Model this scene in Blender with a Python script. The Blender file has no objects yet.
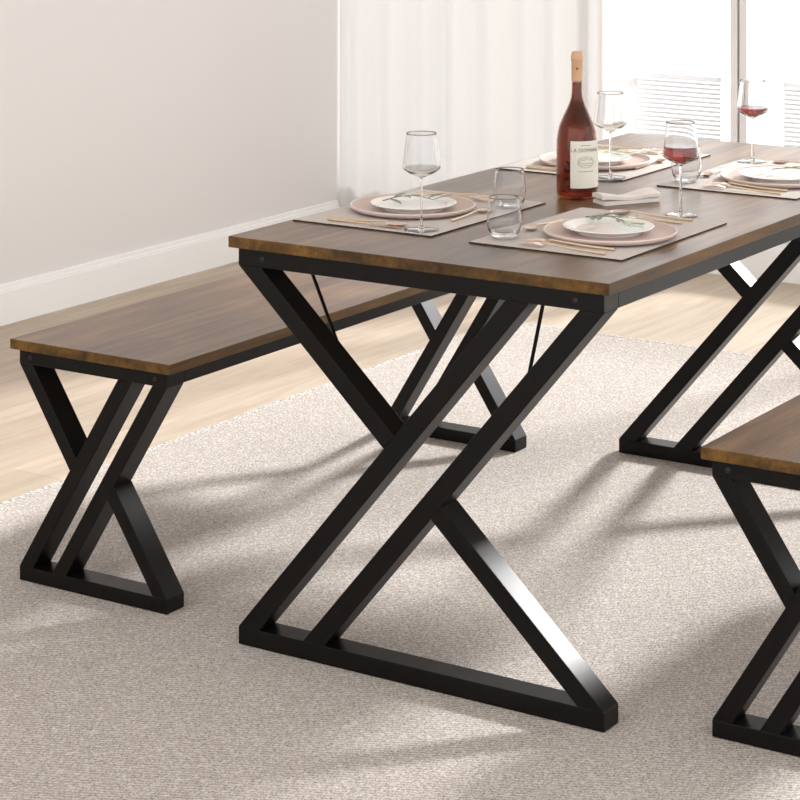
import bpy, bmesh, math, random
from mathutils import Vector, Matrix
random.seed(7)
PI = math.pi
R = math.radians
C = bpy.context.scene.collection
SC = bpy.context.scene

# ------------------------------------------------------------------ materials
class NT:
    def __init__(s, name):
        s.m = bpy.data.materials.new(name); s.m.use_nodes = True
        s.t = s.m.node_tree; s.n = s.t.nodes; s.l = s.t.links
        s.n.clear()
        s.out = s.n.new('ShaderNodeOutputMaterial')
    def add(s, typ, **kw):
        x = s.n.new(typ)
        for k, v in kw.items():
            if k in x.inputs: x.inputs[k].default_value = v
            else: setattr(x, k, v)
        return x
    def link(s, a, b): s.l.new(a, b)

def srgb(r, g, b):
    f = lambda c: (c/255/12.92) if c/255 <= .04045 else ((c/255+.055)/1.055)**2.4
    return (f(r), f(g), f(b), 1)

def plain(name, col, rough=.5, metal=0, spec=.5, bump=0, bscale=200, **kw):
    s = NT(name)
    p = s.add('ShaderNodeBsdfPrincipled')
    p.inputs['Base Color'].default_value = col
    p.inputs['Roughness'].default_value = rough
    p.inputs['Metallic'].default_value = metal
    p.inputs['Specular IOR Level'].default_value = spec
    for k, v in kw.items(): p.inputs[k].default_value = v
    tc = s.add('ShaderNodeTexCoord')
    nz = s.add('ShaderNodeTexNoise', Scale=bscale, Detail=4)
    s.link(tc.outputs['Object'], nz.inputs['Vector'])
    if bump:
        b = s.add('ShaderNodeBump', Strength=bump, Distance=.002)
        s.link(nz.outputs['Fac'], b.inputs['Height']); s.link(b.outputs['Normal'], p.inputs['Normal'])
    mp = s.add('ShaderNodeMapRange')
    mp.inputs['To Min'].default_value = max(0, rough-.04); mp.inputs['To Max'].default_value = min(1, rough+.04)
    s.link(nz.outputs['Fac'], mp.inputs['Value']); s.link(mp.outputs['Result'], p.inputs['Roughness'])
    s.link(p.outputs[0], s.out.inputs[0])
    return s.m

def ramp(s, stops):
    r = s.add('ShaderNodeValToRGB')
    e = r.color_ramp.elements
    while len(e) < len(stops): e.new(.5)
    for el, (p, c) in zip(e, stops): el.position = p; el.color = c
    return r

def wood(name, dark, mid, light, rough, spec):
    s = NT(name)
    tc = s.add('ShaderNodeTexCoord')
    mp = s.add('ShaderNodeMapping'); mp.inputs['Scale'].default_value = (9, 1.3, 9)
    s.link(tc.outputs['Object'], mp.inputs['Vector'])
    n1 = s.add('ShaderNodeTexNoise', Scale=1.0, Detail=6, Roughness=.6, Distortion=1.1)
    s.link(mp.outputs[0], n1.inputs['Vector'])
    mp2 = s.add('ShaderNodeMapping'); mp2.inputs['Scale'].default_value = (70, 4, 70)
    s.link(tc.outputs['Object'], mp2.inputs['Vector'])
    n2 = s.add('ShaderNodeTexNoise', Scale=1.0, Detail=5, Roughness=.65, Distortion=.4)
    s.link(mp2.outputs[0], n2.inputs['Vector'])
    n3 = s.add('ShaderNodeTexNoise', Scale=2.2, Detail=2)
    s.link(tc.outputs['Object'], n3.inputs['Vector'])
    mx = s.add('ShaderNodeMix', data_type='FLOAT'); mx.inputs[0].default_value = .42
    s.link(n1.outputs['Fac'], mx.inputs[2]); s.link(n2.outputs['Fac'], mx.inputs[3])
    mx2 = s.add('ShaderNodeMix', data_type='FLOAT'); mx2.inputs[0].default_value = .25
    s.link(mx.outputs[0], mx2.inputs[2]); s.link(n3.outputs['Fac'], mx2.inputs[3])
    r = ramp(s, [(.38, dark), (.5, mid), (.63, light)])
    s.link(mx2.outputs[0], r.inputs[0])
    p = s.add('ShaderNodeBsdfPrincipled')
    p.inputs['Roughness'].default_value = rough; p.inputs['Specular IOR Level'].default_value = spec
    s.link(r.outputs[0], p.inputs['Base Color'])
    b = s.add('ShaderNodeBump', Strength=.08, Distance=.001)
    s.link(n2.outputs['Fac'], b.inputs['Height']); s.link(b.outputs['Normal'], p.inputs['Normal'])
    s.link(p.outputs[0], s.out.inputs[0])
    return s.m

M = {}
M['wood'] = wood('rustic_brown_wood', srgb(54, 39, 27), srgb(100, 75, 53), srgb(146, 113, 83), .29, .64)
M['edge'] = wood('golden_brown_edge_band', srgb(42, 27, 8), srgb(84, 57, 17), srgb(122, 88, 36), .5, .3)
M['metal'] = plain('black_powder_coated_steel', srgb(15, 13, 12), .34, 0, .17, .03, 600)
M['bolt'] = plain('black_bolt', srgb(14, 13, 13), .4)
M['wall'] = plain('warm_grey_wall_paint', srgb(233, 230, 230), .85, 0, .2, .02, 300)
M['white'] = plain('white_trim_paint', srgb(250, 250, 250), .5, 0, .4)
M['ceil'] = plain('white_ceiling_paint', srgb(240, 238, 234), .9, 0, .2)
M['frame'] = plain('white_window_frame', srgb(236, 234, 234), .4)
M['gasket'] = plain('grey_window_seal', srgb(160, 158, 160), .6)
M['slat'] = None
M['charger'] = plain('dusty_pink_stoneware', srgb(206, 185, 178), .45, 0, .5, .05, 250)
M['crim'] = plain('pale_stoneware_rim', srgb(228, 216, 206), .4)
M['plate'] = plain('white_porcelain', srgb(250, 250, 248), .22)
M['gold'] = plain('brushed_rose_gold', srgb(228, 206, 180), .3, 1)
M['steel'] = plain('pale_polished_metal', srgb(238, 218, 206), .2, 1)
M['mat'] = plain('taupe_woven_placemat', srgb(209, 203, 199), .8, 0, .25, .25, 900)
M['matedge'] = plain('dark_placemat_edge', srgb(62, 52, 46), .8)
M['napkin'] = plain('white_linen', srgb(232, 226, 220), .9, 0, .1, .2, 700)
M['leaf'] = plain('grey_green_leaf', srgb(202, 214, 192), .5)
M['leafd'] = plain('dark_grey_leaf', srgb(138, 150, 142), .5)
M['stem'] = plain('olive_stem', srgb(122, 128, 92), .6)
M['ribbon'] = plain('pale_pink_ribbon', srgb(232, 214, 204), .6)
M['cork'] = plain('tan_foil', srgb(206, 166, 132), .55, 0, .4, .1, 300)
M['corkmark'] = plain('brown_print', srgb(120, 82, 60), .6)
M['label'] = plain('off_white_paper', srgb(226, 224, 214), .7, 0, .3)
M['ink'] = plain('grey_ink', srgb(120, 116, 110), .7)

def thin_glass(name, tint=(.985, .985, .985, 1), ior=1.45):
    s = NT(name)
    tr = s.add('ShaderNodeBsdfTransparent'); tr.inputs[0].default_value = tint
    gl = s.add('ShaderNodeBsdfGlossy'); gl.inputs['Roughness'].default_value = .01
    fr = s.add('ShaderNodeFresnel')
    ge = s.add('ShaderNodeNewGeometry')                 # same reflectance on both faces of the thin wall
    io = s.add('ShaderNodeMix', data_type='FLOAT'); io.inputs[2].default_value = ior; io.inputs[3].default_value = 1/ior
    s.link(ge.outputs['Backfacing'], io.inputs[0]); s.link(io.outputs[0], fr.inputs['IOR'])
    mx = s.add('ShaderNodeMixShader')
    s.link(fr.outputs[0], mx.inputs[0]); s.link(tr.outputs[0], mx.inputs[1]); s.link(gl.outputs[0], mx.inputs[2])
    s.link(mx.outputs[0], s.out.inputs[0])
    return s.m
M['pane'] = thin_glass('window_glass', (.99, .99, .99, 1), 1.3)
M['glass'] = thin_glass('clear_thin_glass', (.955, .958, .958, 1), 1.52)
M['tglass'] = thin_glass('clear_tumbler_glass', (.98, .982, .982, 1), 1.5)
M['bglass'] = thin_glass('bottle_glass', (.86, .72, .64, 1), 1.4)

def solid_glass(name, col, ior, rough=0):
    s = NT(name)
    p = s.add('ShaderNodeBsdfPrincipled')
    p.inputs['Base Color'].default_value = col
    p.inputs['Roughness'].default_value = rough
    p.inputs['IOR'].default_value = ior
    p.inputs['Transmission Weight'].default_value = 1
    s.link(p.outputs[0], s.out.inputs[0])
    return s.m
M['stemglass'] = solid_glass('clear_solid_glass', (.97, .975, .975, 1), 1.5)
M['bowlglass'] = solid_glass('clear_blown_glass', (.945, .95, .952, 1), 1.38)
M['wine'] = solid_glass('red_wine', (.24, .033, .028, 1), 1.34)
M['bwine'] = solid_glass('dark_rose_wine', (.22, .034, .010, 1), 1.34)

def curtain_mat(name, tr_w, alpha):
    s = NT(name)
    d = s.add('ShaderNodeBsdfDiffuse'); d.inputs[0].default_value = srgb(233, 232, 230)
    t = s.add('ShaderNodeBsdfTranslucent'); t.inputs[0].default_value = srgb(236, 237, 240)
    mx = s.add('ShaderNodeMixShader'); mx.inputs[0].default_value = tr_w
    s.link(d.outputs[0], mx.inputs[1]); s.link(t.outputs[0], mx.inputs[2])
    tp = s.add('ShaderNodeBsdfTransparent')
    m2 = s.add('ShaderNodeMixShader'); m2.inputs[0].default_value = alpha
    tc = s.add('ShaderNodeTexCoord')
    nz = s.add('ShaderNodeTexNoise', Scale=900, Detail=2)
    s.link(tc.outputs['Object'], nz.inputs['Vector'])
    b = s.add('ShaderNodeBump', Strength=.05, Distance=.001)
    s.link(nz.outputs['Fac'], b.inputs['Height']); s.link(b.outputs['Normal'], d.inputs['Normal'])
    s.link(mx.outputs[0], m2.inputs[1]); s.link(tp.outputs[0], m2.inputs[2])
    s.link(m2.outputs[0], s.out.inputs[0])
    return s.m
M['slat'] = curtain_mat('translucent_white_slat', .5, 0)
M['curtain'] = curtain_mat('white_curtain_cloth', .12, .0)
M['sheer'] = curtain_mat('white_sheer_cloth', .22, .1)

def rug_mat():
    s = NT('woven_cream_rug')
    tc = s.add('ShaderNodeTexCoord')
    mp = s.add('ShaderNodeMapping'); mp.inputs['Scale'].default_value = (1, .8, 1); mp.inputs['Rotation'].default_value = (0, 0, 1.2)
    s.link(tc.outputs['Object'], mp.inputs['Vector'])
    vo = s.add('ShaderNodeTexVoronoi', Scale=190); vo.inputs['Randomness'].default_value = .75
    s.link(mp.outputs[0], vo.inputs['Vector'])
    wv = s.add('ShaderNodeTexWave', Scale=42, Distortion=1.5, Detail=2)
    wv.inputs['Detail Scale'].default_value = 3
    s.link(mp.outputs[0], wv.inputs['Vector'])
    n = s.add('ShaderNodeTexNoise', Scale=330, Detail=2, Roughness=.6)
    s.link(tc.outputs['Object'], n.inputs['Vector'])
    a = s.add('ShaderNodeMix', data_type='FLOAT'); a.inputs[0].default_value = .68
    s.link(vo.outputs['Distance'], a.inputs[2]); s.link(n.outputs['Fac'], a.inputs[3])
    a2 = s.add('ShaderNodeMix', data_type='FLOAT'); a2.inputs[0].default_value = .1
    s.link(a.outputs[0], a2.inputs[2]); s.link(wv.outputs['Fac'], a2.inputs[3])
    r = ramp(s, [(.25, srgb(109, 102, 95)), (.49, srgb(187, 179, 172)), (.74, srgb(234, 229, 225))])
    s.link(a2.outputs[0], r.inputs[0])
    d = s.add('ShaderNodeBsdfPrincipled')
    d.inputs['Roughness'].default_value = .95; d.inputs['Specular IOR Level'].default_value = .05
    b = s.add('ShaderNodeBump', Strength=.5, Distance=.004)
    s.link(a2.outputs[0], b.inputs['Height']); s.link(b.outputs['Normal'], d.inputs['Normal'])
    s.link(r.outputs[0], d.inputs['Base Color'])
    s.link(d.outputs[0], s.out.inputs[0])
    return s.m
M['rug'] = rug_mat()

def hem_mat():
    s = NT('stitched_rug_hem')
    tc = s.add('ShaderNodeTexCoord')
    vo = s.add('ShaderNodeTexVoronoi', Scale=110)
    s.link(tc.outputs['Object'], vo.inputs['Vector'])
    r = ramp(s, [(.1, srgb(226, 222, 218)), (.75, srgb(180, 174, 168))])
    s.link(vo.outputs['Distance'], r.inputs[0])
    d = s.add('ShaderNodeBsdfPrincipled'); d.inputs['Roughness'].default_value = .95; d.inputs['Specular IOR Level'].default_value = .05
    b = s.add('ShaderNodeBump', Strength=.8, Distance=.004); b.invert = True
    s.link(vo.outputs['Distance'], b.inputs['Height']); s.link(b.outputs['Normal'], d.inputs['Normal'])
    s.link(r.outputs[0], d.inputs['Base Color']); s.link(d.outputs[0], s.out.inputs[0])
    return s.m
M['hem'] = hem_mat()

def floor_mat():
    s = NT('light_oak_planks')
    tc = s.add('ShaderNodeTexCoord')
    mp = s.add('ShaderNodeMapping'); mp.inputs['Rotation'].default_value = (0, 0, PI/2)
    s.link(tc.outputs['Object'], mp.inputs['Vector'])
    br = s.add('ShaderNodeTexBrick', Scale=1.0)
    br.inputs['Color1'].default_value = srgb(198, 184, 168); br.inputs['Color2'].default_value = srgb(188, 174, 157)
    br.inputs['Mortar'].default_value = srgb(172, 154, 132)
    br.inputs['Mortar Size'].default_value = .0012; br.inputs['Brick Width'].default_value = 1.3; br.inputs['Row Height'].default_value = .19
    br.inputs['Bias'].default_value = 0
    s.link(mp.outputs[0], br.inputs['Vector'])
    mp2 = s.add('ShaderNodeMapping'); mp2.inputs['Scale'].default_value = (22, 2.2, 1)
    s.link(tc.outputs['Object'], mp2.inputs['Vector'])
    n = s.add('ShaderNodeTexNoise', Scale=1, Detail=6, Roughness=.6, Distortion=.8)
    s.link(mp2.outputs[0], n.inputs['Vector'])
    r = ramp(s, [(.35, (.80, .76, .71, 1)), (.65, (1.06, 1.05, 1.03, 1))])
    s.link(n.outputs['Fac'], r.inputs[0])
    mx = s.add('ShaderNodeMix', data_type='RGBA', blend_type='MULTIPLY'); mx.inputs[0].default_value = .8
    s.link(br.outputs['Color'], mx.inputs[6]); s.link(r.outputs[0], mx.inputs[7])
    d = s.add('ShaderNodeBsdfPrincipled'); d.inputs['Roughness'].default_value = .5
    d.inputs['Specular IOR Level'].default_value = .35
    s.link(mx.outputs[2], d.inputs['Base Color']); s.link(d.outputs[0], s.out.inputs[0])
    return s.m
M['floor'] = floor_mat()

# ------------------------------------------------------------------ mesh helpers
def box(bm, x0, x1, y0, y1, z0, z1, mat=0):
    vs = [bm.verts.new(p) for p in ((x0,y0,z0),(x1,y0,z0),(x1,y1,z0),(x0,y1,z0),(x0,y0,z1),(x1,y0,z1),(x1,y1,z1),(x0,y1,z1))]
    for f in ((3,2,1,0),(4,5,6,7),(0,1,5,4),(1,2,6,5),(2,3,7,6),(3,0,4,7)):
        fc = bm.faces.new([vs[i] for i in f]); fc.material_index = mat
    return bm

def prism(bm, pts, y0, y1):
    """polygon in xz, extruded along y"""
    a = [bm.verts.new((x, y0, z)) for x, z in pts]; b = [bm.verts.new((x, y1, z)) for x, z in pts]
    n = len(pts)
    bm.faces.new(a); bm.faces.new(b[::-1])
    for i in range(n): bm.faces.new((a[i], b[i], b[(i+1) % n], a[(i+1) % n]))
    return bm

def bevel(bm, w, seg=2):
    bmesh.ops.recalc_face_normals(bm, faces=bm.faces)
    bmesh.ops.bevel(bm, geom=list(bm.edges), offset=w, segments=seg, affect='EDGES', profile=.5)
    return bm

def lathe(bm, prof, n=40, z0=0, cx=0, cy=0):
    rings = []
    for r, z in prof:
        if r < 1e-6: rings.append([bm.verts.new((cx, cy, z0+z))])
        else: rings.append([bm.verts.new((cx+r*math.cos(2*PI*k/n), cy+r*math.sin(2*PI*k/n), z0+z)) for k in range(n)])
    for a, b in zip(rings, rings[1:]):
        if len(a) == 1 and len(b) == 1: continue
        for k in range(n):
            k2 = (k+1) % n
            if len(a) == 1: bm.faces.new((a[0], b[k], b[k2]))
            elif len(b) == 1: bm.faces.new((a[k], a[k2], b[0]))
            else: bm.faces.new((a[k], a[k2], b[k2], b[k]))
    bmesh.ops.recalc_face_normals(bm, faces=bm.faces)
    return bm

def spline(pts, n=6):
    """Catmull-Rom through 2-D profile points"""
    out = []
    P = [pts[0]] + list(pts) + [pts[-1]]
    for i in range(1, len(P)-2):
        p0, p1, p2, p3 = P[i-1:i+3]
        for k in range(n):
            t = k/n
            out.append(tuple(.5*((2*b)+(-a+c)*t+(2*a-5*b+4*c-d)*t*t+(-a+3*b-3*c+d)*t**3) for a, b, c, d in zip(p0, p1, p2, p3)))
    out.append(tuple(pts[-1]))
    return out

def tube(bm, pts, rad, n=10):
    pts = [Vector(p) for p in pts]
    rads = rad if isinstance(rad, (list, tuple)) else [rad]*len(pts)
    rings = []
    for i, p in enumerate(pts):
        t = (pts[min(i+1, len(pts)-1)]-pts[max(i-1, 0)]).normalized()
        u = t.cross(Vector((0, 0, 1)))
        if u.length < 1e-3: u = t.cross(Vector((1, 0, 0)))
        u.normalize(); v = t.cross(u)
        rings.append([bm.verts.new(p+rads[i]*(math.cos(2*PI*k/n)*u+math.sin(2*PI*k/n)*v)) for k in range(n)])
    for a, b in zip(rings, rings[1:]):
        for k in range(n): bm.faces.new((a[k], a[(k+1) % n], b[(k+1) % n], b[k]))
    bm.faces.new(rings[0][::-1]); bm.faces.new(rings[-1])
    bmesh.ops.recalc_face_normals(bm, faces=bm.faces)
    return bm

def obj(name, bm, mats, parent=None, smooth=False, ang=35):
    me = bpy.data.meshes.new(name); bm.to_mesh(me); bm.free()
    for m in (mats if isinstance(mats, list) else [mats]): me.materials.append(M[m])
    if smooth:
        me.shade_smooth(); me.set_sharp_from_angle(angle=R(ang))
    o = bpy.data.objects.new(name, me); C.objects.link(o)
    if parent: o.parent = parent
    return o

def tag(o, label, cat, group=None):
    o['label'] = label; o['category'] = cat
    if group: o['group'] = group
    return o

def thing(name, label, cat, loc=(0, 0, 0), rz=0, group=None):
    o = bpy.data.objects.new(name, None); C.objects.link(o)
    o.empty_display_size = .05
    o.location = loc; o.rotation_euler = (0, 0, rz)
    return tag(o, label, cat, group)

def struct(o):
    o['kind'] = 'structure'; return o

def dup(root, loc, rz=0, label=None, group=None):
    r = root.copy(); C.objects.link(r); r.location = loc; r.rotation_euler = (0, 0, rz)
    if label: r['label'] = label
    if group: r['group'] = group
    for ch in list(root.children):
        c = ch.copy(); C.objects.link(c); c.parent = r
        for g in list(ch.children):
            d = g.copy(); C.objects.link(d); d.parent = c
    return r
B = bmesh.new

# ------------------------------------------------------------------ room
FZ = -.008
XW, YB = -2.577, 3.615
struct(obj('floor', box(B(), XW-.1, 4.5, -4.5, YB+.1, FZ-.1, FZ), 'floor'))
struct(obj('wall_left', box(B(), XW-.12, XW, -4.5, YB+.12, FZ, 2.75), 'wall'))
struct(obj('ceiling', box(B(), XW-.12, 4.5, -3.2, YB+.12, 2.75, 2.85), 'ceil'))

WZ0, WZ1 = .15, 2.35
wx = [(-2.572, -1.537), (-1.537, -1.0365), (-1.0365, .05), (.05, 1.15), (1.15, 2.25), (2.25, 3.35)]
bm = B()
box(bm, XW, 4.5, YB, YB+.12, FZ, WZ0); box(bm, XW, 4.5, YB, YB+.12, WZ1, 2.75)
box(bm, XW, wx[0][0], YB, YB+.12, WZ0, WZ1); box(bm, wx[-1][1], 4.5, YB, YB+.12, WZ0, WZ1)
struct(obj('wall_back', bm, 'wall'))

def base_profile():
    return [(0, 0), (.015, 0), (.015, .098), (.0135, .1), (.0135, .104), (.010, .108), (.009, .118), (.006, .12), (0, .12)]
bm = B(); a = []; b = []
for d, z in base_profile():
    a.append(bm.verts.new((XW+d, -4.5, FZ+z))); b.append(bm.verts.new((XW+d, 3.527, FZ+z)))
n = len(a)
for i in range(n): bm.faces.new((a[i], a[(i+1) % n], b[(i+1) % n], b[i]))
bm.faces.new(a); bm.faces.new(b[::-1]); bmesh.ops.recalc_face_normals(bm, faces=bm.faces)
struct(obj('baseboard_left', bm, 'white'))
bm = B(); a = []; b = []
for d, z in base_profile():
    a.append(bm.verts.new((XW+.016, YB-d, FZ+z))); b.append(bm.verts.new((4.5, YB-d, FZ+z)))
for i in range(n): bm.faces.new((a[i], a[(i+1) % n], b[(i+1) % n], b[i]))
bm.faces.new(a); bm.faces.new(b[::-1]); bmesh.ops.recalc_face_normals(bm, faces=bm.faces)
struct(obj('baseboard_back', bm, 'white'))
struct(obj('trim_sill', bevel(box(B(), wx[0][0]-.05, wx[-1][1]+.05, YB-.014, YB+.02, WZ0-.025, WZ0), .004), 'white'))

for i, (x0, x1) in enumerate(wx):
    fw = .025
    bm = B()
    y0, y1 = YB+.02, YB+.075
    xr = x1
    if i == 1: xr = x1-.0085         # the stile beside the narrow seal line
    box(bm, x0, x0+fw, y0, y1, WZ0, WZ1); box(bm, xr-fw, xr, y0, y1, WZ0, WZ1)
    box(bm, x0+fw, xr-fw, y0, y1, WZ0, WZ0+.05); box(bm, x0+fw, xr-fw, y0, y1, WZ1-.05, WZ1)
    w = struct(obj('window_%d' % (i+1), bm, 'frame'))
    obj('pane', box(B(), x0+fw, xr-fw, y0+.026, y0+.03, WZ0+.05, WZ1-.05), 'pane', w)
    if i == 1:
        obj('seal', box(B(), xr, x1, y0+.012, y1, WZ0, WZ1), 'gasket', w)

# venetian blinds in the lower part of two windows
def blind(x0, x1, label):
    t = thing('venetian_blind', label, 'blind', ((x0+x1)/2, YB-.02, WZ0))
    h = (x1-x0)/2
    z = .035; bm = B()
    while z < .47:
        # gently crowned slat
        pr = []
        for k in range(5):
            s = k/4-.5
            pr.append((s*.0125, z + .0016*(1-4*s*s) + s*.006))
        up = [(y, zz+.0006) for y, zz in pr][::-1]
        pts = pr+up
        va = [bm.verts.new((-h, y, zz)) for y, zz in pts]; vb = [bm.verts.new((h, y, zz)) for y, zz in pts]
        m = len(pts)
        for k in range(m): bm.faces.new((va[k], va[(k+1) % m], vb[(k+1) % m], vb[k]))
        bm.faces.new(va); bm.faces.new(vb[::-1])
        z += .0149
    bmesh.ops.recalc_face_normals(bm, faces=bm.faces)
    obj('slats', bm, 'slat', t)
    obj('bottom_rail', bevel(box(B(), -h, h, -.008, .008, .004, .022), .002), 'slat', t)
    obj('top_rail', bevel(box(B(), -h, h, -.009, .009, .477, .493), .002), 'slat', t)
    for s in (-1, 1):
        obj('cord', tube(B(), [(s*(h-.06), -.0085, .02), (s*(h-.06), -.0085, .48)], .0008, 6), 'slat', t)
blind(-1.398, -1.085, 'white slatted blind in the window just left of the window mullion')
blind(-.86, .03, 'white slatted blind at the right photo edge, right of the window mullion')

def curtain(name, x0, x1, y, amp, per, mat, label, seedv, z1=2.45):
    random.seed(seedv)
    bm = B(); nx = int((x1-x0)/per*14); nz = 10
    ph = 0; cols = []
    offs = [random.uniform(.6, 1.4) for _ in range(int((x1-x0)/per)+4)]
    for i in range(nx+1):
        t = i/nx*(x1-x0)/per
        k = int(t); a = offs[k]*(1-(t-k))+offs[k+1]*(t-k)
        col = []
        for j in range(nz+1):
            f = j/nz
            yy = y + amp*a*math.sin(2*PI*t+.4*math.sin(2.1*t+f)) * (.75+.25*(1-f)) + amp*.35*math.sin(2*PI*t*.37+1)
            xx = x0+(x1-x0)*i/nx + .1*amp*math.sin(4*PI*t)
            col.append(bm.verts.new((xx, yy, FZ+.01+(z1-FZ-.01)*f)))
        cols.append(col)
    for a, b in zip(cols, cols[1:]):
        for j in range(nz): bm.faces.new((a[j], b[j], b[j+1], a[j+1]))
    o = obj(name, bm, mat, None, True, 180)
    return tag(o, label, 'curtain')
curtain('curtain', XW+.004, -1.492, 3.535, .023, .135, 'curtain', 'long white curtain hanging in soft folds beside the grey wall', 3)
curtain('sheer_curtain', -1.497, -1.372, 3.557, .006, .021, 'sheer', 'narrow finely pleated sheer strip between the white curtain and the slatted blind', 5)
tr = obj('curtain_rail', tube(B(), [(XW+.01, 3.52, 2.47), (3.4, 3.52, 2.47)], .012, 12), 'white', None, True)
tag(tr, 'white curtain rail fixed above the windows', 'curtain rail')

# ------------------------------------------------------------------ rug
rx0, rx1, ry0, ry1 = -1.345, 2.1, -2.6, 2.605
rug = obj('area_rug', bevel(box(B(), rx0+.018, rx1-.018, ry0+.018, ry1-.018, FZ+.0005, -.0009), .002), 'rug')
tag(rug, 'large cream woven rug on the wooden floor under the table and benches', 'rug')
bm = B()
for p in ((rx0, rx0+.02, ry0, ry1), (rx1-.02, rx1, ry0, ry1), (rx0+.02, rx1-.02, ry0, ry0+.02), (rx0+.02, rx1-.02, ry1-.02, ry1)):
    box(bm, *p, FZ+.0005, -.0002)
obj('hem', bevel(bm, .002), 'hem', rug)

# ------------------------------------------------------------------ X-frame furniture
def slab(bm, w, l, th, z1):
    box(bm, -w/2, w/2, 0, l, z1-th, z1)
    bevel(bm, .0012, 2)
    for f in bm.faces:
        f.material_index = 0 if abs(f.normal.z) > .7 else 1
    return bm

def xframe(parent, hx, H, bar, y0, dep, dw, top_l, sw, bolt_x):
    """one welded frame; hx half width, dw / sw horizontal widths of the long and short diagonals;
    top_l = x of the left edge of the first long diagonal at the top"""
    z0, z1 = bar, H-bar
    y1 = y0+dep
    def p(name, pts): obj(name, bevel(prism(B(), pts, y0, y1), .0012, 2), 'metal', parent)
    p('top_bar', [(-hx, H-bar), (hx, H-bar), (hx, H), (-hx, H)])
    p('foot_bar', [(-hx, 0), (hx, 0), (hx, bar), (-hx, bar)])
    e = .0004
    d1 = [(-hx, z0), (-hx+dw, z0), (top_l+dw, z1), (top_l, z1)]
    p('long_diagonal', d1)
    d2 = [(-x, H-z) for x, z in d1]
    p('long_diagonal', d2)
    sl = (top_l+hx)/(z1-z0)                        # dx/dz of a long diagonal
    # short diagonal from the upper left corner to the left face of d1
    k = xframe.k
    # outer edge x = -hx + k*(z1-z);  d1 left edge x = -hx + sl*(z-z0)
    zo = (k*z1+sl*z0)/(sl+k); xo = -hx+k*(z1-zo)
    zi = (sw+k*z1+sl*z0)/(sl+k); xi = -hx+sw+k*(z1-zi)
    s1 = [(-hx, z1), (xo, zo), (xi, zi), (-hx+sw, z1)]
    p('short_diagonal', s1)
    p('short_diagonal', [(-x, H-z) for x, z in s1])
    for s in (-1, 1):
        bm = B()
        v = []
        c = (s*bolt_x, H-bar*.52)
        lathe(bm, [(0, 0), (.0045, 0), (.0048, .0012), (.0028, .0016), (.0024, .0006), (0, .0006)], 12)
        bmesh.ops.transform(bm, matrix=Matrix.Translation((c[0], y0, c[1])) @ Matrix.Rotation(PI/2, 4, 'X'), verts=bm.verts)
        obj('bolt', bm, 'bolt', parent)

# table
xframe.k = 1.095
t = thing('dining_table', 'long brown wooden dining table on black X-shaped steel frames, set for four', 'table', (0, 0, 0))
obj('tabletop', slab(B(), .7884, 1.60, .0205, .75), ['wood', 'edge'], t)
HF = .7295
for y0 in (.0111, 1.517):
    xframe(t, .379, HF, .0327, y0, .052, .047, .188, .0505, .325)
for s in (-1, 1):
    obj('side_rail', bevel(box(B(), s*.379-(.02 if s > 0 else 0), s*.379+(0 if s > 0 else .02), .0631, 1.517, HF-.0327, HF), .001), 'metal', t)
for y0, d in ((.063, 1), (1.517, -1)):
    obj('brace_rod', tube(B(), [(-.36, y0+d*.128, .699), (-.19, y0+d*.003, .553)], .0035, 8), 'metal', t)
    obj('brace_rod', tube(B(), [(.235, y0+d*.003, .70), (.204, y0+d*.003, .56)], .0035, 8), 'metal', t)

# benches
def bench(loc, label):
    t = thing('bench', label, 'bench', loc, 0, 'benches along the table')
    obj('seat', slab(B(), .404, 1.40, .020, .48), ['wood', 'edge'], t)
    for y0 in (.011, 1.335):
        xframe(t, .1865, .46, .0285, y0, .054, .0355, .0655, .0345, .158)
    for s in (-1, 1):
        obj('side_rail', bevel(box(B(), s*.1865-(.018 if s > 0 else 0), s*.1865+(0 if s > 0 else .018), .0651, 1.335, .46-.0285, .46), .001), 'metal', t)
    return t
xframe.k = .67
b1 = bench((-.7715, .047, 0), 'full brown wooden bench on black X-shaped frames, left of the table')
b2 = dup(b1, (.7225, .084, 0), 0, 'brown wooden bench cut off by the right photo edge, right of the table')

# ------------------------------------------------------------------ table setting
TZ = .75
def placemat(cx, cy, label):
    w, l = .311, .428
    bm = B(); box(bm, -w/2, w/2, -l/2, l/2, .0003, .0028)
    for f in bm.faces:
        f.normal_update()
        f.material_index = 0 if f.normal.z > .5 else 1
    o = obj('placemat', bm, ['mat', 'matedge'])
    o.location = (cx, cy, TZ)
    return tag(o, label, 'placemat', 'taupe placemats')

def make_charger(label):
    t = thing('charger_plate', label, 'plate', (0, 0, 0), 0, 'pink charger plates')
    prof = spline([(0, 0), (.07, 0), (.105, .0015), (.119, .006), (.1225, .0105), (.1205, .0125), (.117, .0105), (.106, .0065), (.08, .0052), (0, .005)], 4)
    obj('dish', lathe(B(), prof, 64), 'charger', t, True, 60)
    rp = [(.1212+.0017*math.cos(a), .0120+.0014*math.sin(a)) for a in [2*PI*k/10 for k in range(10)]]
    rp.append(rp[0])
    bm = B(); n = 64; rings = []
    for r, z in rp[:-1]: rings.append([bm.verts.new((r*math.cos(2*PI*k/n), r*math.sin(2*PI*k/n), z)) for k in range(n)])
    for i in range(len(rings)):
        a, b = rings[i], rings[(i+1) % len(rings)]
        for k in range(n): bm.faces.new((a[k], a[(k+1) % n], b[(k+1) % n], b[k]))
    bmesh.ops.recalc_face_normals(bm, faces=bm.faces)
    e = obj('rim', bm, 'crim', t, True, 60); e['label'] = 'pale rim edge'
    return t

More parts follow.
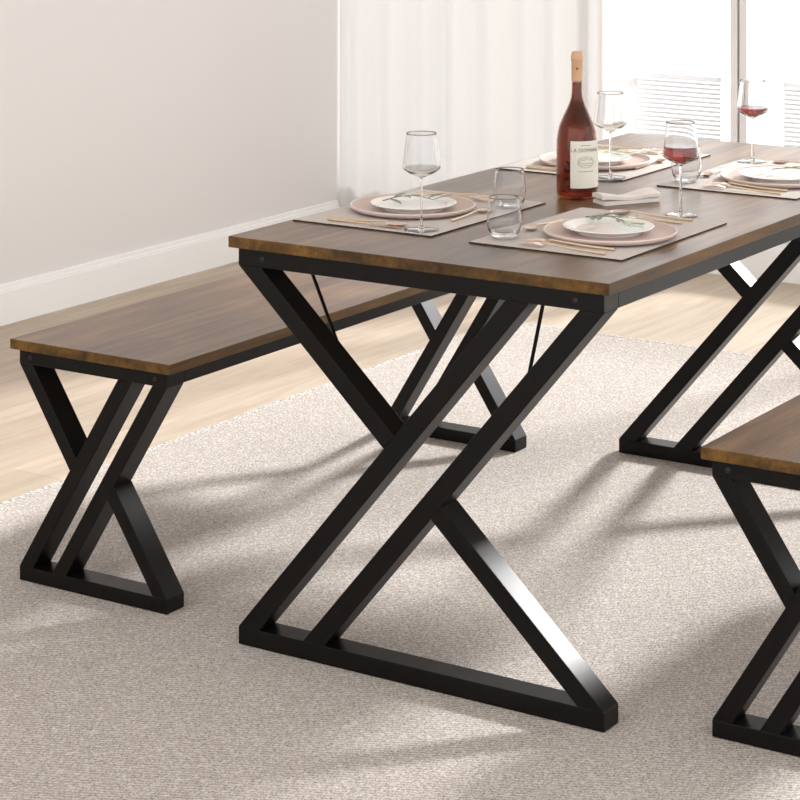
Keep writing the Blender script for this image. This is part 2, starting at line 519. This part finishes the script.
def plate(x, y, z, label):
    prof = [(0, .0015), (.053, .0015), (.054, 0), (.058, 0), (.059, .0025)] + spline([(.066, .0048), (.077, .0088), (.083, .0116), (.0838, .0125), (.0825, .0131), (.074, .0102), (.065, .0074), (.056, .0062), (0, .0058)], 4)
    o = obj('dinner_plate', lathe(B(), prof, 56), 'plate', None, True, 50)
    o.location = (x, y, z)
    return tag(o, label, 'plate', 'white plates')

def spoon_bowl(bm, x, L, W, D):
    nu, nv = 12, 10
    grid = []
    for i in range(nu+1):
        u = -1+2*i/nu
        row = []
        for j in range(nv+1):
            v = -1+2*j/nv
            wid = W*math.sqrt(max(0, 1-u*u))*(1-.18*u)
            r2 = min(1, u*u+v*v*(1-u*u))
            row.append((x+L*u, v*wid, -D*(1-r2)))
        grid.append(row)
    for off, flip in ((0, False), (.0011, True)):
        vs = [[bm.verts.new((px, py, pz+(.0 if flip else -.0011))) for px, py, pz in row] for row in grid]
        for i in range(nu):
            for j in range(nv):
                q = [vs[i][j], vs[i+1][j], vs[i+1][j+1], vs[i][j+1]]
                bm.faces.new(q if flip else q[::-1])
    bmesh.ops.remove_doubles(bm, verts=bm.verts, dist=1e-5)
    return bm

def handle(bm, x0, x1, z0=.0032, lift=.006):
    """slim tapering handle lying along x"""
    pts = []; rad = []
    for i in range(13):
        f = i/12
        pts.append((x0+(x1-x0)*f, 0, z0+lift*(1-f)**2)); rad.append(.0017+.0011*f)
    return tube(bm, pts, rad, 10)

# utensils lie along +x from head (x=0) to handle end
def make_spoon(L, label, cat='spoon', group='spoons'):
    t = thing('spoon', label, cat, (0, 0, 0), 0, group)
    k = L/.172
    obj('bowl', spoon_bowl(B(), .022*k, .022*k, .0155*k, .0055), 'steel', t, True, 50)
    for c in t.children: c.location = (0, 0, .0068)
    obj('handle', handle(B(), .043*k, L), 'gold', t, True, 60)
    return t
def make_fork(L, label):
    t = thing('fork', label, 'fork', (0, 0, 0), 0, 'forks')
    bm = B()
    box(bm, .030, .046, -.0095, .0095, .0030, .0048)
    for y in (-.0078, -.0026, .0026, .0078):
        box(bm, 0, .031, y-.0014, y+.0014, .0030, .0048)
    for v in bm.verts:
        f = v.co.x/.046
        v.co.z += .0035*math.sin(PI*min(1, max(0, f)))
        if v.co.x > .04: v.co.y *= .55
    obj('head', bevel(bm, .0004, 1), 'steel', t)
    obj('handle', handle(B(), .044, L), 'gold', t, True, 60)
    return t
def make_knife(L, label):
    t = thing('knife', label, 'knife', (0, 0, 0), 0, 'knives')
    bm = B(); pts = [(0, .001), (.012, -.0055), (.035, -.0075), (.08, -.006), (.084, .003), (0.02, .0035)]
    a = [bm.verts.new((x, y, .003)) for x, y in pts]; b = [bm.verts.new((x, y, .0042)) for x, y in pts]
    bm.faces.new(a[::-1]); bm.faces.new(b)
    for i in range(len(pts)): bm.faces.new((a[i], a[(i+1) % 6], b[(i+1) % 6], b[i]))
    obj('blade', bm, 'steel', t)
    obj('handle', handle(B(), .08, L, .0032, .001), 'gold', t, True, 60)
    return t

MZ = TZ+.0028
seats = [
    # name, side, mat centre, charger centre, plate centre
    ('near left', -1, (-.229, .405), (-.247, .400), (-.241, .393)),
    ('near right', 1, (.169, .394), (.203, .367), (.195, .376)),
    ('far left', -1, (-.227, 1.160), (-.226, 1.112), (-.228, 1.104)),
    ('far right', 1, (.172, 1.142), (.208, 1.115), (.212, 1.108)),
]
what = {
    'near left': 'behind the empty wine glass',
    'near right': 'at the near right table corner',
    'far left': 'partly hidden behind the wine bottle',
    'far right': 'cut off by the right photo edge',
}
matlab = {
    'near left': 'taupe placemat at the near left table corner, under the foremost wine glass',
    'near right': 'taupe placemat nearest the camera, at the near right table corner',
    'far left': 'taupe placemat partly hidden behind the wine bottle',
    'far right': 'taupe placemat at the right photo edge, under the wine glass by the window',
}
platelab = {
    'near left': 'white plate with dark grey leaves behind the foremost empty wine glass',
    'near right': 'white plate with a pale green sprig nearest the camera',
    'far left': 'white plate partly hidden behind the wine bottle',
    'far right': 'white plate with a green sprig at the right photo edge',
}
chlab = {
    'near left': 'dusty pink charger plate behind the foremost empty wine glass',
    'near right': 'dusty pink charger plate nearest the camera, on the near right placemat',
    'far left': 'dusty pink charger plate partly hidden behind the wine bottle',
    'far right': 'dusty pink charger plate at the right photo edge',
}
C0 = S0 = F0 = K0 = D0 = None
def put(proto, make, L, loc, rz, label):
    if proto is None:
        o = make(L, label); o.location = loc; o.rotation_euler = (0, 0, rz); return o, o
    return proto, dup(proto, loc, rz, label)
for nm, s, mc, cc, pc in seats:
    placemat(mc[0], mc[1], matlab[nm])
    if C0 is None:
        C0 = make_charger(chlab[nm]); C0.location = (cc[0], cc[1], MZ)
    else: dup(C0, (cc[0], cc[1], MZ), 0, chlab[nm])
    plate(pc[0], pc[1], MZ+.0052, platelab[nm])
    yn, yf = mc[1]-(.172 if s < 0 else .160), mc[1]+.178
    rz = 0 if s > 0 else PI
    hx = mc[0]-s*.075                                    # x of the heads
    ys, yk = (yn, yn-.02) if s < 0 else (yf+.004, yf-.026)
    y1, y2 = (yf, yf-.026) if s < 0 else (yn+.002, yn-.026)
    if nm == 'near right': y1, y2 = yn, yn-.030
    pos = {'near left': ' on the near left placemat', 'near right': ' on the placemat nearest the camera', 'far left': ' on the placemat behind the bottle', 'far right': ' on the placemat at the right photo edge'}[nm]
    S0, _ = put(S0, make_spoon, .172, (hx, ys, MZ), rz+R(2), 'gold-handled spoon beside the plate'+pos)
    K0, _ = put(K0, make_knife, .176, (hx-s*.008, yk, MZ), rz-R(1.5), 'slim knife beside the spoon'+pos)
    F0, _ = put(F0, make_fork, .172, (hx+s*.012, y1, MZ), rz+R(3), 'fork nearest the plate'+pos)
    dup(F0, (hx+s*.015, y2 if s > 0 else yf+.0, MZ), rz-R(1), 'outer of the two forks'+pos) if s > 0 else dup(F0, (hx+s*.015, y2, MZ), rz-R(1), 'inner of the two forks'+pos)
    if s < 0:
        _['label'] = 'outer of the two forks'+pos
    else:
        _['label'] = 'inner of the two forks'+pos
    dx = mc[0]-s*.113
    dl = 'small dessert spoon lying crosswise above the plate'+pos
    dy = (mc[1]+.060) if s < 0 else (mc[1]-.078)
    rz2 = -PI/2 if s < 0 else PI/2
    if D0 is None:
        D0 = make_spoon(.135, dl, 'spoon', 'dessert spoons'); D0.name = 'dessert_spoon'
        D0.location = (dx, dy, MZ); D0.rotation_euler = (0, 0, rz2)
    else: dup(D0, (dx, dy, MZ), rz2, dl)

# ---- wine glasses
def make_wineglass(label, wine=False):
    t = thing('wine_glass', label, 'wine glass', (0, 0, 0), 0, 'stemmed wine glasses')
    rz_ = lambda pts: [(r, .0965+(z-.090)*.871) for r, z in pts]        # bowl sits a little higher on its stem
    outer = spline([(.003, .090), (.010, .0945), (.023, .1015), (.0335, .110), (.0352, .1165), (.0335, .134), (.0305, .160), (.0278, .187)], 6)
    inner = spline([(.0273, .187), (.0300, .160), (.0330, .134), (.0346, .117), (.0329, .1107), (.022, .1028), (.010, .0965), (0, .0948)], 6)
    obj('bowl', lathe(B(), rz_([(0, .0895)]+outer+[(.02755, .1873)]+inner), 48), 'bowlglass', t, True, 60)
    obj('stem', lathe(B(), [(0, .004), (.006, .004)]+spline([(.0048, .0065), (.0026, .014), (.0022, .04), (.0023, .080), (.003, .095)], 4)+[(0, .0958)], 20), 'stemglass', t, True, 60)
    obj('foot', lathe(B(), [(0, .0003), (.0325, .0003), (.033, .0012), (.0325, .0018)]+spline([(.025, .0024), (.012, .0034), (.005, .0045)], 4)+[(0, .005)], 48), 'stemglass', t, True, 60)
    if wine:
        obj('wine', lathe(B(), rz_(wine), 48), 'wine', t, True, 40)
    return t
g1 = make_wineglass('empty wine glass at the near left, foremost of the stemmed glasses')
g1.location = (-.118, .228, MZ)
dup(g1, (-.107, .957, MZ), 0, 'empty wine glass right behind the wine bottle')
wr = [(0, .0953), (.010, .0973), (.0218, .1037), (.0321, .1114), (.0337, .117), (.0325, .1325), (.0322, .1335), (0, .1335)]
g2 = make_wineglass('wine glass half full of red wine on bare wood near the napkin', wr)
g2.location = (.211, .643, TZ)
wr2 = [(0, .0953), (.010, .0973), (.0218, .1037), (.0321, .1114), (.0337, .1165), (.0336, .1185), (0, .1185)]
g3 = make_wineglass('wine glass with a little red wine in front of the window mullion', wr2)
g3.location = (.055, 1.322, MZ)

# ---- tumblers
def make_tumbler(label):
    t = thing('tumbler', label, 'glass', (0, 0, 0), 0, 'short water tumblers')
    outer = spline([(.018, .0008), (.0225, .004), (.028, .014), (.0312, .028), (.0315, .045), (.0295, .066), (.0275, .081)], 5)
    inner = spline([(.0268, .081), (.0288, .066), (.0308, .045), (.0304, .029), (.0267, .016), (.018, .0105), (0, .0095)], 5)
    obj('cup', lathe(B(), [(0, .0005), (.016, .0005)]+outer+[(.02715, .0815)]+inner, 8*6), 'bowlglass', t, True, 60)
    t.children[0].scale = (1, 1, .93)
    obj('thick_base', lathe(B(), [(0, .0012), (.0165, .0012), (.0215, .005), (.0245, .011), (.018, .0098), (0, .0088)], 24), 'stemglass', t, True, 40)
    return t
tb = make_tumbler('empty water tumbler nearest the camera, on the near right placemat')
tb.location = (.051, .243, MZ)
dup(tb, (-.104, .530, MZ), 0, 'empty water tumbler behind the foremost tumbler, left of the bottle')
dup(tb, (.051, .998, MZ), 0, 'water tumbler behind the wine glass half full of red wine')

# ---- bottle
BL = (-.057, .718, TZ)
t = thing('wine_bottle', 'tall bottle of dark red wine with a tan capsule and paper label', 'bottle', BL)
bp = [(.0, .001), (.036, .0005), (.040, .003)] + spline([(.0421, .009), (.0423, .06), (.0418, .105), (.0405, .122), (.0365, .144), (.0275, .166), (.0178, .187), (.0133, .200), (.0112, .212), (.0108, .236)], 5)
ip = [(r-.0016, z) for r, z in bp[::-1] if r > .012] + [(.034, .006), (0, .008)]
obj('glass_body', lathe(B(), bp+[(.0106, .238), (.0094, .238)]+[p for p in ip if p[0] > .0088 or p[0] == 0], 56), 'bglass', t, True, 50)
wp = [(0, .0085), (.034, .0065)] + [(r-.0020, z) for r, z in bp if z > .006 and z < .233] + [(0, .232)]
obj('wine', lathe(B(), wp, 56), 'bwine', t, True, 50)
cap = obj('capsule', lathe(B(), [(.0112, .237), (.0113, .240), (.0113, .275), (.0124, .2765), (.0124, .286), (.0113, .288), (.0110, .293), (.0095, .2945), (0, .2945)], 36), 'cork', t, True, 40)
a0, a1 = R(-79.5), R(20)
def onto(bm_pts, rad): return [(rad*math.cos(a), rad*math.sin(a), z) for a, z in bm_pts]
def brad(z):
    pp = [p for p in bp if p[1] >= .004]
    for (r0, z0), (r1, z1) in zip(pp, pp[1:]):
        if z0 <= z <= z1: return r0+(r1-r0)*(z-z0)/(z1-z0+1e-9)
    return .042
bm = B(); cols = []
for i in range(25):
    a = a0+(a1-a0)*i/24
    cols.append([bm.verts.new(((brad(z)+.0006)*math.cos(a), (brad(z)+.0006)*math.sin(a), z)) for z in [.025+.094*j/8 for j in range(9)]])
for p, q in zip(cols, cols[1:]):
    for j in range(8): bm.faces.new((p[j], q[j], q[j+1], p[j+1]))
lab = obj('label', bm, 'label', t, True, 180); lab['label'] = 'off-white paper label'
# printing on the label
AM = (a0+a1)/2-R(6)
def wrap(me):
    for v in me.vertices:
        x, y = v.co.x, v.co.y
        r = brad(min(.118, max(.026, y)))+.0011
        a = AM+x/.0423
        v.co = (r*math.cos(a), r*math.sin(a), y)
def text_on_label(body, size, z, name):
    cu = bpy.data.curves.new(name, 'FONT'); cu.body = body; cu.size = size; cu.align_x = 'CENTER'; cu.resolution_u = 3
    tmp = bpy.data.objects.new(name, cu); C.objects.link(tmp)
    dg = bpy.context.evaluated_depsgraph_get()
    me = bpy.data.meshes.new_from_object(tmp.evaluated_get(dg))
    bpy.data.objects.remove(tmp); bpy.data.curves.remove(cu)
    for v in me.vertices: v.co.y += z
    wrap(me); me.materials.clear(); me.materials.append(M['ink'])
    o = bpy.data.objects.new(name, me); C.objects.link(o); o.parent = lab
    return o
text_on_label('LA DOMAINE', .0105, .0975, 'lettering')
def strip(bm, pts, w):
    """a printed line: one connected band"""
    fine = []
    for (x0, y0), (x1, y1) in zip(pts, pts[1:]):
        k = max(1, int(math.hypot(x1-x0, y1-y0)/.003))
        fine += [(x0+(x1-x0)*i/k, y0+(y1-y0)*i/k) for i in range(k)]
    fine.append(pts[-1])
    vs = []
    for i, (x, y) in enumerate(fine):
        q, r = fine[max(i-1, 0)], fine[min(i+1, len(fine)-1)]
        d = Vector((r[0]-q[0], r[1]-q[1])).normalized()
        vs.append((bm.verts.new((x-d.y*-w/2, y+d.x*-w/2, 0)), bm.verts.new((x-d.y*w/2, y+d.x*w/2, 0))))
    for c, d in zip(vs, vs[1:]): bm.faces.new((c[0], d[0], d[1], c[1]))
def printed(name, pts, w):
    bm = B(); strip(bm, pts, w)
    me = bpy.data.meshes.new(name); bm.to_mesh(me); bm.free(); wrap(me); me.materials.append(M['ink'])
    o = bpy.data.objects.new(name, me); C.objects.link(o); o.parent = lab
printed('printed_line', [(-.012, .1105), (.012, .1105)], .0009)
printed('printed_line', [(-.017, .0585), (.017, .0585)], .0010)
printed('crest_oval', [(.018*math.cos(a), .077+.011*math.sin(a)) for a in [2*PI*k/24 for k in range(25)]], .0006)
printed('crest_roof', [(-.016, .076), (-.010, .083), (-.005, .081), (0, .0855), (.006, .081), (.011, .084), (.016, .077)], .0009)
printed('crest_line', [(-.017, .0745), (.017, .0745)], .0008)
printed('crest_line', [(-.013, .0705), (.013, .0705)], .0006)
bm = B()
ac = R(-61.5)
q = [(-.0028, .2625), (0, .2575), (.0028, .2625), (.0014, .2638), (0, .2628), (-.0014, .2638)]
bm.faces.new([bm.verts.new((.0117*math.cos(ac+x/.0117), .0117*math.sin(ac+x/.0117), z)) for x, z in q])
obj('printed_mark', bm, 'corkmark', cap)

# ---- folded napkin
bm = B(); nu, nv = 24, 8
L, W = .128, .05
for lay in range(2):
    z0 = .0006+lay*.0092
    top = []; bot = []
    for i in range(nu+1):
        u = i/nu
        rt = []; rb = []
        for j in range(nv+1):
            v = j/nv
            wv = .0032*math.sin(2*PI*u*1.1+.6+lay)*lay + .002*math.sin(5*u+3*v)*lay
            ed = .0022*(1-abs(2*v-1)**6)
            x = (u-.5)*(L+.006*lay)+.003*(v-.5); y = (v-.5)*(W-.003*lay)
            rt.append(bm.verts.new((x, y, z0+.0064+ed+wv))); rb.append(bm.verts.new((x, y, z0+wv*.8)))
        top.append(rt); bot.append(rb)
    for i in range(nu):
        for j in range(nv):
            bm.faces.new((top[i][j], top[i+1][j], top[i+1][j+1], top[i][j+1]))
            bm.faces.new((bot[i][j], bot[i][j+1], bot[i+1][j+1], bot[i+1][j]))
    for i in range(nu):
        bm.faces.new((top[i][0], bot[i][0], bot[i+1][0], top[i+1][0])); bm.faces.new((top[i][nv], top[i+1][nv], bot[i+1][nv], bot[i][nv]))
    for j in range(nv):
        bm.faces.new((top[0][j], top[0][j+1], bot[0][j+1], bot[0][j])); bm.faces.new((top[nu][j], bot[nu][j], bot[nu][j+1], top[nu][j+1]))
o = obj('napkin', bm, 'napkin', None, True, 40)
o.location = (.053, .722, TZ); o.rotation_euler = (0, 0, math.atan2(.114, .07))
tag(o, 'folded white cloth napkin on the bare tabletop right of the bottle', 'napkin')

# ---- leaf sprigs and ribbons on the plates
def sprig(x, y, rz, n, L, mats, label, seedv):
    random.seed(seedv)
    z = MZ+.0052+.0088
    t = thing('leaf_sprig', label, 'leaves', (x, y, z), rz, 'leaf sprigs on the plates')
    curve = lambda f: Vector((L*(f-.5), .012*math.sin(2.6*f), .0055+.008*math.sin(PI*f)))
    obj('stem', tube(B(), [curve(i/10) for i in range(11)], [.0012-.0006*i/10 for i in range(11)], 6), 'stem', t, True, 60)
    bm = B()
    for k in range(n):
        f = .12+.88*k/(n-1)
        p = curve(f); side = 1 if k % 2 else -1
        if k == n-1: side = 0
        ang = side*R(random.uniform(28, 55)); ll = random.uniform(.026, .04); ww = random.uniform(.006, .0088)
        tilt = random.uniform(-.06, .35)
        mi = 1 if random.random() < .35 else 0
        ca, sa = math.cos(ang), math.sin(ang)
        rows = []
        for i in range(7):
            g = i/6
            w = ww*math.sin(PI*min(1, g*.94+.03))**.8
            cx = ll*g
            row = []
            for s_, dz in ((-1, .0012), (0, 0), (1, .0012)):
                lx, ly = cx, s_*w
                row.append(bm.verts.new((p.x+lx*ca-ly*sa, p.y+lx*sa+ly*ca, p.z+max(-p.z+.001, tilt*cx+dz-.10*cx*g))))
            rows.append(row)
        for a, b in zip(rows, rows[1:]):
            for j in range(2):
                fc = bm.faces.new((a[j], b[j], b[j+1], a[j+1])); fc.material_index = mi
    obj('leaves', bm, mats, t, True, 60)
sprig(-.252, .392, R(35), 9, .10, ['leafd', 'leaf'], 'dark grey-green leaf sprig on the plate behind the foremost empty glass', 2)
sprig(.180, .396, R(-24), 13, .125, ['leaf', 'leafd'], 'pale green leaf sprig on the plate nearest the camera', 4)
sprig(-.225, 1.105, R(30), 10, .12, ['leafd', 'leaf'], 'leaf sprig on the plate half hidden behind the bottle', 6)
sprig(.245, 1.120, R(-15), 13, .13, ['leaf', 'leafd'], 'green leaf sprig on the plate at the right photo edge', 8)
def ribbon(x, y, rz, label):
    bm = B(); pts = []
    for i in range(25):
        f = i/24
        pts.append((.062*(f-.5)+.006*math.sin(7*f), .009*math.sin(5.5*f), .0036+.0028*math.sin(6*f)**2))
    for a in range(2): pass
    va = []
    for i, p in enumerate(pts):
        w = .0052+.002*math.sin(4*i/24*PI)
        va.append([bm.verts.new((p[0], p[1]-w, p[2])), bm.verts.new((p[0], p[1]+w, p[2]+.0015)), bm.verts.new((p[0], p[1]+w, p[2]+.0025)), bm.verts.new((p[0], p[1]-w, p[2]+.001))])
    for a, b in zip(va, va[1:]):
        for j in range(4): bm.faces.new((a[j], a[(j+1) % 4], b[(j+1) % 4], b[j]))
    bm.faces.new(va[0]); bm.faces.new(va[-1][::-1]); bmesh.ops.recalc_face_normals(bm, faces=bm.faces)
    o = obj('ribbon', bm, 'ribbon', None, True, 60)
    o.location = (x, y, MZ+.0052+.0062); o.rotation_euler = (0, 0, rz)
    tag(o, label, 'ribbon', 'pale ribbons on the plates')
ribbon(.183, .345, R(15), 'pale pink twisted ribbon on the plate nearest the camera')
ribbon(.205, 1.062, R(15), 'pale pink twisted ribbon on the plate at the right photo edge')

# ------------------------------------------------------------------ light
w = bpy.data.worlds.new('World'); SC.world = w; w.use_nodes = True
bg = w.node_tree.nodes['Background']
bg.inputs[0].default_value = (1, .988, .982, 1); bg.inputs[1].default_value = 1.95
sd = bpy.data.lights.new('sun', 'SUN'); sd.energy = 6.5; sd.angle = R(6.5); sd.color = (1, .99, .982)
so = bpy.data.objects.new('sun', sd); C.objects.link(so)
so.location = (1.5, 6, 4)
so.rotation_euler = Vector((-.468, -1.77, -1)).to_track_quat('-Z', 'Y').to_euler()

# ------------------------------------------------------------------ camera
cd = bpy.data.cameras.new('camera'); cd.sensor_width = 36; cd.lens = 2327.385/800*36
cd.shift_y = -595.28/800; cd.clip_end = 100
co = bpy.data.objects.new('camera', cd); C.objects.link(co)
co.location = (2.1966, -3.4210, 1.5430); co.rotation_euler = (PI/2, 0, .5745)
SC.camera = co
SC.view_settings.view_transform = 'Standard'; SC.view_settings.look = 'None'
SC.view_settings.exposure = 0; SC.view_settings.gamma = 1; SC.view_settings.use_curve_mapping = False
SC.cycles.max_bounces = 16; SC.cycles.transparent_max_bounces = 24; SC.cycles.transmission_bounces = 16; SC.cycles.glossy_bounces = 8
SC.cycles.sample_clamp_indirect = 6
